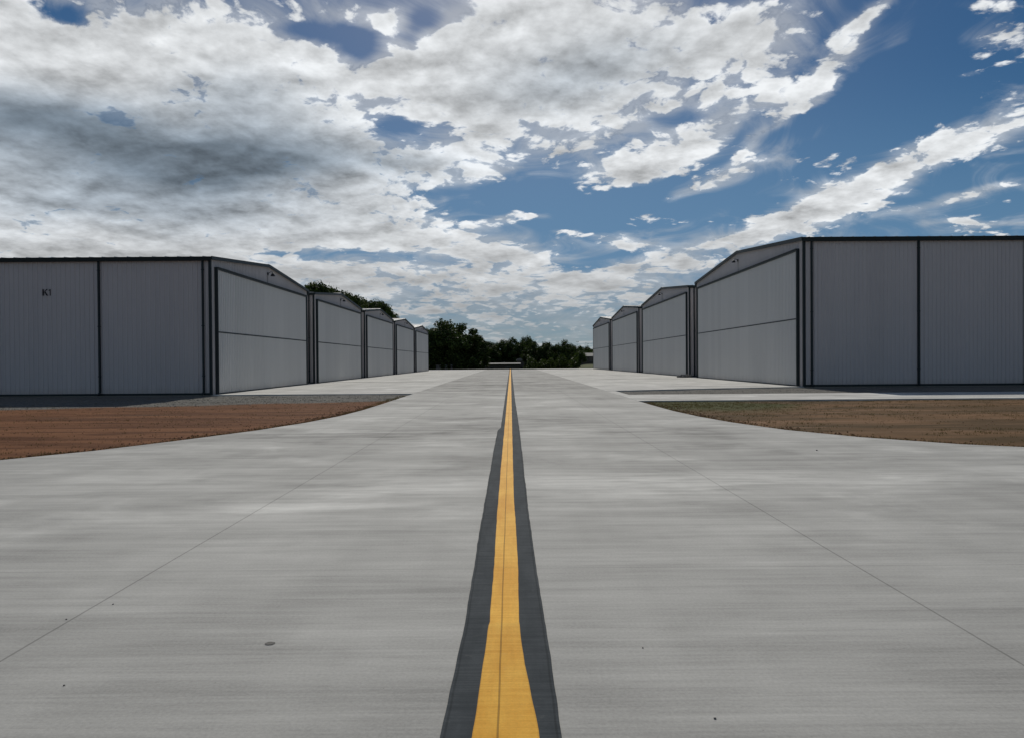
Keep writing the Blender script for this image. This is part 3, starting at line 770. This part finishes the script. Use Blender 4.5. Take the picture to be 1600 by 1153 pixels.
# dark clump of debris by the downspout at the far corner of the nearest right hangar's neighbour
bm = bmesh.new()
rnd = random.Random(4)
for i in range(26):
    a = rnd.random() * 6.28; r = rnd.random() ** 0.5
    c = Vector((ROW_R(66) - 0.75 + r * math.cos(a) * 0.7, 65.6 + r * math.sin(a) * 0.5, 0.03 + 0.12 * (1 - r)))
    res = bmesh.ops.create_icosphere(bm, subdivisions=1, radius=0.10 + 0.10 * rnd.random(), matrix=Matrix.Translation(c))
    for v in res['verts']: v.co += Vector((rnd.uniform(-.03, .03), rnd.uniform(-.03, .03), rnd.uniform(-.03, .03)))
tag(obj('debris_pile', bm, M_STAIN), 'low dark pile of debris on the concrete between the first two right hangars', 'debris')

# ------------------------------------------------------------------ small marks and stones on the concrete
def flat_patch(cx, cy, rx, ry, seed):
    bm = bmesh.new(); vs = []
    for i in range(28):
        a = i * 2 * math.pi / 28; k = 1 + 0.18 * noise.noise(Vector((math.cos(a) * 1.5, math.sin(a) * 1.5, seed)))
        vs.append(bm.verts.new((cx + rx * k * math.cos(a), cy + ry * k * math.sin(a), 0.003)))
    bm.faces.new(vs)
    return bm
o = obj('asphalt_spot', flat_patch(-1.30, 3.95, 0.026, 0.022, 2), M_STAIN)
tag(o, 'small dark oval spot on the concrete left of the yellow line', 'stain')
def stone(cx, cy, r, seed, label):
    bm = bmesh.new()
    bmesh.ops.create_icosphere(bm, subdivisions=2, radius=r, matrix=Matrix.Translation((cx, cy, r * 0.45)))
    rr = random.Random(seed)
    c0 = Vector((cx, cy, r * 0.45))
    for v in bm.verts:
        d = v.co - c0
        v.co = c0 + d * (1 + 0.35 * noise.noise(d / r + Vector((seed, 0, 0))))
        v.co.z = max(0.0, c0.z + (v.co.z - c0.z) * 0.7)
    tag(obj('pebble', bm, M_STONE), label, 'pebble', 'pebbles lying on the taxiway')
stone(0.845, 3.08, 0.006, 1, 'dark pebble near the bottom edge, right of the yellow line')
stone(0.68, 3.85, 0.0045, 2, 'tiny flat pebble right of the yellow line, above the darker one')
stone(-2.10, 3.45, 0.005, 3, 'dark pebble in the lower left corner of the concrete')
stone(-2.63, 4.35, 0.005, 4, 'lower of two specks beside the left joint line')
stone(-2.50, 4.62, 0.005, 5, 'upper of two specks beside the left joint line')
stone(5.05, 12.2, 0.014, 6, 'dark pebble on the concrete below the right brown verge')

# ------------------------------------------------------------------ loose stuff: gravel, clods, grass
def on_left_soil(x, y):
    if y > 27: return x < -4.8 and y < 35.5
    for (a, b) in zip(left_edge, left_edge[1:]):
        if a[0] <= x <= b[0]:
            t = (x - a[0]) / max(b[0] - a[0], 1e-6)
            return y > a[1] + t * (b[1] - a[1]) + 0.03
    return x < -60
def on_right_soil(x, y):
    if y > 27.8: return False
    for (a, b) in zip(right_edge, right_edge[1:]):
        if a[0] <= x <= b[0]:
            t = (x - a[0]) / max(b[0] - a[0], 1e-6)
            return y > a[1] + t * (b[1] - a[1]) + 0.03
    return False
def rocks(name, pts, mat, label=None):
    me_v = []; me_f = []
    base = [(1, 0, 0), (-1, 0, 0), (0, 1, 0), (0, -1, 0), (0, 0, 1), (0, 0, -1)]
    faces = [(0, 2, 4), (2, 1, 4), (1, 3, 4), (3, 0, 4), (2, 0, 5), (1, 2, 5), (3, 1, 5), (0, 3, 5)]
    rr = random.Random(11)
    for (x, y, z, r) in pts:
        k = len(me_v); a = rr.random() * 3.14
        for (bx, by, bz) in base:
            s_ = r * rr.uniform(0.7, 1.3)
            me_v.append((x + s_ * (bx * math.cos(a) - by * math.sin(a)), y + s_ * (bx * math.sin(a) + by * math.cos(a)), z + s_ * bz * 0.7))
        me_f += [tuple(k + i for i in f) for f in faces]
    me = bpy.data.meshes.new(name); me.from_pydata(me_v, [], me_f); me.materials.append(mat)
    o = bpy.data.objects.new(name, me); C.objects.link(o); tag(o, kind='stuff')
    return o
rnd = random.Random(7)
pts = []
while len(pts) < 9000:
    x = rnd.uniform(-27, -4.8); y = rnd.uniform(22, 35.6)
    if (x < -14.9 and y > 35.6): continue
    lim = 31.7 + 0.33 * x + rnd.gauss(0, 1.0)
    if y < lim or not on_left_soil(x, y): continue
    pts.append((x, y, tz(x, y), rnd.uniform(0.008, 0.028)))
for i in range(5000):
    x = rnd.uniform(5.4, 34); y = rnd.uniform(33.4, 41.1)
    if x < 16 and y > 37.3 + (x - 4.8) * 0.33: continue
    pts.append((x, y, tz(x, y), rnd.uniform(0.008, 0.028)))
rocks('gravel', pts, M_GRAV)
pts = []
while len(pts) < 3500:
    x = rnd.uniform(-24, -4.75); y = rnd.uniform(10, 31)
    if y > 31 + 0.33 * x or not on_left_soil(x, y): continue
    if noise.noise(Vector((x * 0.3, y * 0.7, 5))) < rnd.uniform(-0.5, 0.3): continue
    pts.append((x, y, tz(x, y), rnd.uniform(0.006, 0.022) * (1.6 if rnd.random() < 0.03 else 1)))
while len(pts) < 5500:
    x = rnd.uniform(5, 26); y = rnd.uniform(10.2, 27.6)
    if not on_right_soil(x, y): continue
    if noise.noise(Vector((x * 0.3, y * 0.7, 5))) < rnd.uniform(-0.5, 0.4): continue
    pts.append((x, y, tz(x, y), rnd.uniform(0.006, 0.022) * (1.6 if rnd.random() < 0.03 else 1)))
for i in range(5200):
    e = left_edge if rnd.random() < 0.6 else right_edge
    k = rnd.randrange(len(e) - 1); a, b = e[k], e[k + 1]
    if max(abs(a[0]), abs(b[0])) > 30: continue
    t = rnd.random(); off = abs(rnd.gauss(0.04, 0.35))
    x = a[0] + t * (b[0] - a[0]); y = a[1] + t * (b[1] - a[1])
    sgn_ = -1 if e is left_edge else 1
    L_ = math.hypot(b[0] - a[0], b[1] - a[1]); nx, ny = (b[1] - a[1]) / L_, -(b[0] - a[0]) / L_
    if ny < 0: nx, ny = -nx, -ny
    if abs(ny) < 0.2: nx = sgn_ * abs(nx)
    x += nx * off; y += ny * off
    if not (on_left_soil(x, y) or on_right_soil(x, y)): continue
    pts.append((x, y, tz(x, y) + 0.01, rnd.uniform(0.008, 0.028)))
rocks('soil_clods', pts, M_CLOD)
# grass: short blades, thick in the right verge's corner and along both slab edges
gv = []; gf = []
def blade(x, y, h, w):
    a = rnd.random() * 6.28; l = rnd.uniform(0.1, 0.6) * h; k = len(gv); z = tz(x, y)
    dx_, dy_ = math.cos(a), math.sin(a); la = rnd.random() * 6.28
    gv.extend([(x - dx_ * w, y - dy_ * w, z), (x + dx_ * w, y + dy_ * w, z), (x + l * math.cos(la), y + l * math.sin(la), z + h)])
    gf.append((k, k + 1, k + 2))
cnt = 0; tries = 0
while cnt < 3600 and tries < 200000:
    tries += 1
    x = rnd.uniform(4.8, 26); y = rnd.uniform(10.2, 27.85)
    if not on_right_soil(x, y): continue
    near_edge = not on_right_soil(x - 0.35, y - 0.6)
    top_edge = y > 27.3
    c = math.exp(-((x - 6.0) / 4.0) ** 2 - ((y - 27.0) / 5.0) ** 2)
    pr = 0.04 + 0.8 * c + (0.9 if near_edge else 0) + (0.5 if top_edge else 0) + 0.5 * max(0, noise.noise(Vector((x * .4, y * .6, 1))))
    if rnd.random() > pr: continue
    for q_ in range(7): blade(x + rnd.gauss(0, .06), y + rnd.gauss(0, .06), rnd.uniform(0.015, 0.05), 0.006)
    cnt += 1
cnt = 0; tries = 0
while cnt < 3000 and tries < 200000:
    tries += 1
    x = rnd.uniform(-20, -4.75); y = rnd.uniform(10.2, 34)
    if not on_left_soil(x, y): continue
    near_edge = not on_left_soil(x + 0.35, y - 0.6)
    if rnd.random() > (0.9 if near_edge else 0.03): continue
    for q_ in range(5): blade(x + rnd.gauss(0, .05), y + rnd.gauss(0, .05), rnd.uniform(0.015, 0.05), 0.006)
    cnt += 1
me = bpy.data.meshes.new('grass'); me.from_pydata(gv, [], gf); me.materials.append(M_GRASS)
o = bpy.data.objects.new('grass', me); C.objects.link(o); tag(o, kind='stuff')

# ------------------------------------------------------------------ trees
def make_tree(seed, clumps, per, squat=1.0, low=0.12, leaf=0.020):
    """unit tree: 1 high, crown about 1 wide; returns an Empty with trunk and crown"""
    rr = random.Random(seed)
    t = thing('tree', 'x', 'tree')
    bm = bmesh.new()
    tube(bm, [(0, 0, -0.04), (0.004, 0, 0.12), (-0.006, 0.004, 0.30), (0.004, 0, 0.52), (0, 0, 0.78)], 0.026, 8, 0.005)
    for i in range(8):
        a = i * 2.4 + rr.random(); z0 = 0.20 + 0.06 * i
        L = 0.34 * rr.uniform(.7, 1.05)
        tube(bm, [(0, 0, z0), (L * .45 * math.cos(a), L * .45 * math.sin(a), z0 + .08), (L * math.cos(a), L * math.sin(a), z0 + .19)], 0.011, 6, 0.003)
    obj('trunk', bm, M_BARK, t)
    V_ = []; F_ = []
    for c in range(clumps):
        while True:
            u = Vector((rr.uniform(-1, 1), rr.uniform(-1, 1), rr.uniform(-1, 1)))
            if 0.25 < u.length < 1: break
        zz = low + (1 - low) * (0.5 + 0.46 * u.z)
        # broad in the lower middle, rounded above
        wid = 0.5 * math.sqrt(max(0.06, 1 - ((zz - (low + 1) / 2) / ((1 - low) / 2 + 0.03)) ** 2))
        hr = math.hypot(u.x, u.y)
        cen = Vector((u.x * wid, u.y * wid, zz))
        cr = rr.uniform(0.075, 0.15)
        for k in range(per):
            d = Vector((rr.gauss(0, 1), rr.gauss(0, 1), rr.gauss(0, 1))).normalized()
            rad = cr * (rr.random() ** 0.45) * (1 + 0.35 * noise.noise(d * 2.2 + Vector((c, seed, 0))))
            p = cen + Vector((d.x * rad, d.y * rad, d.z * rad * 0.78))
            if p.z < 0.02: continue
            s_ = leaf * rr.uniform(0.6, 1.4)
            n = (d + Vector((rr.uniform(-.8, .8), rr.uniform(-.8, .8), rr.uniform(-.5, 1.0)))).normalized()
            e1 = n.orthogonal().normalized(); e2 = n.cross(e1)
            a = rr.random() * 6.28
            f1 = e1 * math.cos(a) + e2 * math.sin(a); f2 = n.cross(f1)
            i0 = len(V_)
            V_ += [p - f1 * s_, p - f2 * s_ * .55, p + f1 * s_, p + f2 * s_ * .55]
            F_.append((i0, i0 + 1, i0 + 2, i0 + 3))
    me = bpy.data.meshes.new('crown'); me.from_pydata(V_, [], F_); me.materials.append(M_LEAF)
    o = bpy.data.objects.new('crown', me); C.objects.link(o); o.parent = t
    return t
protos = [make_tree(3, 90, 240, low=0.04), make_tree(8, 80, 240, low=0.02), make_tree(15, 84, 230, low=0.02), make_tree(27, 190, 230, low=0.25)]
used = set()
def plant(kind, px, d, top, wpx, label, group=None, rz=0.0):
    """px/top/wpx: where the tree stands seen down the lane, turned here into metres"""
    x = (px - 798) * d / 1155
    zb = tz(x, d)
    h = (565 - 0.007 * (px - 798) - top) * d / 1155 + 1.5 - zb
    w = wpx * d / 1155
    p = protos[kind]
    t = p if kind not in used else copy_tree(p)
    used.add(kind)
    t.location = (x, d, zb); t.scale = (w, w, h); t.rotation_euler.z = rz
    tag(t, label, 'tree', group)
GC = 'trees at the far end of the taxiway'
GL = 'trees behind the left row of hangars'
plant(0, 709, 158, 497, 96, 'tallest dark broad tree at the end of the taxiway, right of the last left hangar', GC, 0.4)
plant(1, 676, 164, 509, 58, 'dark tree squeezed between the last left hangar and the tallest tree', GC, 1.4)
plant(2, 741, 160, 519, 58, 'dark tree on the right shoulder of the tallest tree', GC, 2.2)
plant(1, 700, 172, 520, 90, 'tree filled in behind the tallest dark tree', GC, 5.0)
plant(1, 759, 214, 531, 50, 'tree behind the white-roofed shed, at its left end', GC, 2.9)
plant(0, 783, 220, 529, 48, 'tree rising behind the middle of the long white-roofed shed', GC, 2.0)
plant(2, 805, 216, 527, 46, 'tree behind the right end of the long white-roofed shed', GC, 1.1)
plant(0, 823, 222, 523, 40, 'rounded tallest tree of the low tree line right of the yellow line', GC, 4.4)
plant(2, 836, 168, 535, 44, 'dark bushy tree just right of the small arched white roof', GC, 0.2)
plant(1, 856, 170, 532, 46, 'dark bushy tree in the middle of the low tree line', GC, 0.9)
plant(2, 878, 166, 531, 44, 'dark bushy tree second from the right end of the low tree line', GC, 3.3)
plant(0, 896, 172, 535, 38, 'last tree of the low line before the distant pale building', GC, 5.2)
plant(1, 914, 300, 540, 34, 'small far tree above the left end of the distant pale building', GC, 1.6)
plant(2, 933, 305, 541, 36, 'small far tree beside the last right hangar', GC, 2.6)
plant(3, 498, 146, 441, 84, 'tallest tree behind the left row, above the second hangar', GL, 0.6)
plant(1, 474, 156, 452, 80, 'tree just showing past the first left hangar roof', GL, 0.1)
plant(3, 544, 148, 458, 70, 'tree above the sloping roof of the second left hangar', GL, 2.0)
plant(3, 590, 146, 470, 66, 'tree above the third left hangar', GL, 3.5)
plant(3, 522, 162, 451, 84, 'tree in the dip behind the second left hangar', GL, 5.5)
plant(3, 566, 164, 467, 84, 'tree filling the gap above the third left hangar', GL, 4.5)
plant(1, 610, 150, 489, 44, 'rightmost tree of the clump behind the left hangars', GL, 1.2)

# low scrub joining the trees at the far edge: one mass nobody could count
sv = []; sf = []
rr = random.Random(21)
def scrub(x0, x1, y0, y1, h, n):
    for i in range(n):
        x = rr.uniform(x0, x1); y = rr.uniform(y0, y1)
        hh = h * (0.45 + 0.8 * abs(noise.noise(Vector((x * 0.35, y * 0.2, 2)))) * 2) * rr.random() ** 0.6
        p = Vector((x, y, tz(x, y) + hh)); s_ = rr.uniform(0.12, 0.30)
        n_ = Vector((rr.gauss(0, 1), rr.gauss(0, 1), rr.gauss(0, 1))).normalized()
        e1 = n_.orthogonal().normalized(); e2 = n_.cross(e1); k = len(sv)
        sv.extend([p - e1 * s_, p - e2 * s_ * .6, p + e1 * s_, p + e2 * s_ * .6]); sf.append((k, k + 1, k + 2, k + 3))
scrub(-22, -6.0, 152, 168, 3.4, 11000)
scrub(3.5, 14.5, 155, 170, 3.6, 11000)
scrub(-60, 40, 262, 285, 5.5, 16000)
me = bpy.data.meshes.new('undergrowth'); me.from_pydata(sv, [], sf); me.materials.append(M_LEAF)
o = bpy.data.objects.new('undergrowth', me); C.objects.link(o); tag(o, kind='stuff')

# ------------------------------------------------------------------ far buildings
def house(name, label, cat, x, y, w, d, zw, rise, roofmat, wins, z_off=0.0, arch=False):
    z0 = tz(x, y)
    t = thing(name, label, cat, (x, y, z0), 0, None)
    bm = bmesh.new(); box(bm, (-w / 2, 0, -0.4), (w / 2, d, zw)); obj('wall', bm, M_BRICK, t)
    bm = bmesh.new()
    if arch:
        pts = [(-w / 2 - .2, -0.2, zw)]
        for i in range(1, 12): 
            a = math.pi * i / 12; pts.append((-(w / 2 + .2) * math.cos(a), -0.2, zw + 0.02 + rise * math.sin(a)))
        pts.append((w / 2 + .2, -0.2, zw))
        prism(bm, pts, (0, d + .4, 0))
    else:
        prism(bm, [(-w / 2 - .4, -.4, zw), (-w / 2 - .4, d / 2, zw + rise), (-w / 2 - .4, d + .4, zw), (-w / 2 - .4, d + .4, zw - .1), (-w / 2 - .4, d / 2, zw + rise - .12), (-w / 2 - .4, -.4, zw - .12)], (w + .8, 0, 0))
    fix(bm); obj('roof', bm, roofmat, t)
    for (wx, ww, wz0, wz1) in wins:
        bm = bmesh.new(); box(bm, (wx - ww / 2 - .06, -0.06, wz0 - .06), (wx + ww / 2 + .06, -0.002, wz1 + .06)); f = obj('window', bm, M_CAB, t)
        bm = bmesh.new(); box(bm, (wx - ww / 2, -0.075, wz0), (wx + ww / 2, -0.062, wz1)); obj('pane', bm, M_GLASS, f)
    return t
house('long_shed', 'long low shed with a white roof beyond the end of the taxiway', 'shed', -2.3, 192, 9.0, 7.0, 2.95, 0.28, M_WHITE, [(-2.5, 1.0, 1.2, 2.2), (1.6, 1.0, 1.2, 2.2)])
house('arched_shed', 'small shed with an arched pale roof right of the long shed', 'shed', 3.0, 200, 2.6, 6.0, 3.75, 0.75, M_WHITE, [(0, .8, 1.2, 2.1)], arch=True)
house('distant_building', 'low building with a pale roof beside the last right hangar', 'building', 28.5, 250, 13.0, 10.0, 2.55, 1.15, M_WHITE, [(-4.4, 1.3, 1.0, 2.1), (-1.2, 1.3, 1.0, 2.1), (2.5, 1.3, 1.0, 2.1)])
house('garden_shed', 'small pale-roofed outbuilding half hidden by the low tree line', 'shed', 19.6, 232, 3.2, 4.0, 2.9, 0.7, M_WHITE, [(0, .7, 1.2, 2.0)])

def cabinet(px, w, h, label):
    d = 153.5; x = (px - 798) * d / 1155; z0 = tz(x, d)
    t = thing('utility_cabinet', label, 'cabinet', (x, d, z0), 0, 'pale cabinets under the dark trees')
    bm = bmesh.new(); box(bm, (-w / 2, 0, 0), (w / 2, .5, 1.0 + h)); obj('body', bm, M_CAB, t)
    bm = bmesh.new(); box(bm, (-w / 2 - .04, -.04, 1.0 + h + .002), (w / 2 + .04, .54, 1.07 + h)); obj('lid', bm, M_SLAB, t)
    bm = bmesh.new(); box(bm, (-w * .38, -.03, .35), (w * .38, -.003, .9 + h)); obj('door', bm, M_CAB, t)
cabinet(685, 1.0, 0.35, 'widest of three dim pale cabinets under the tallest dark tree')
cabinet(697, 0.55, 0.38, 'middle one of three dim pale cabinets under the tallest dark tree')
cabinet(705.5, 0.35, 0.42, 'narrow rightmost of three pale cabinets under the tallest dark tree')
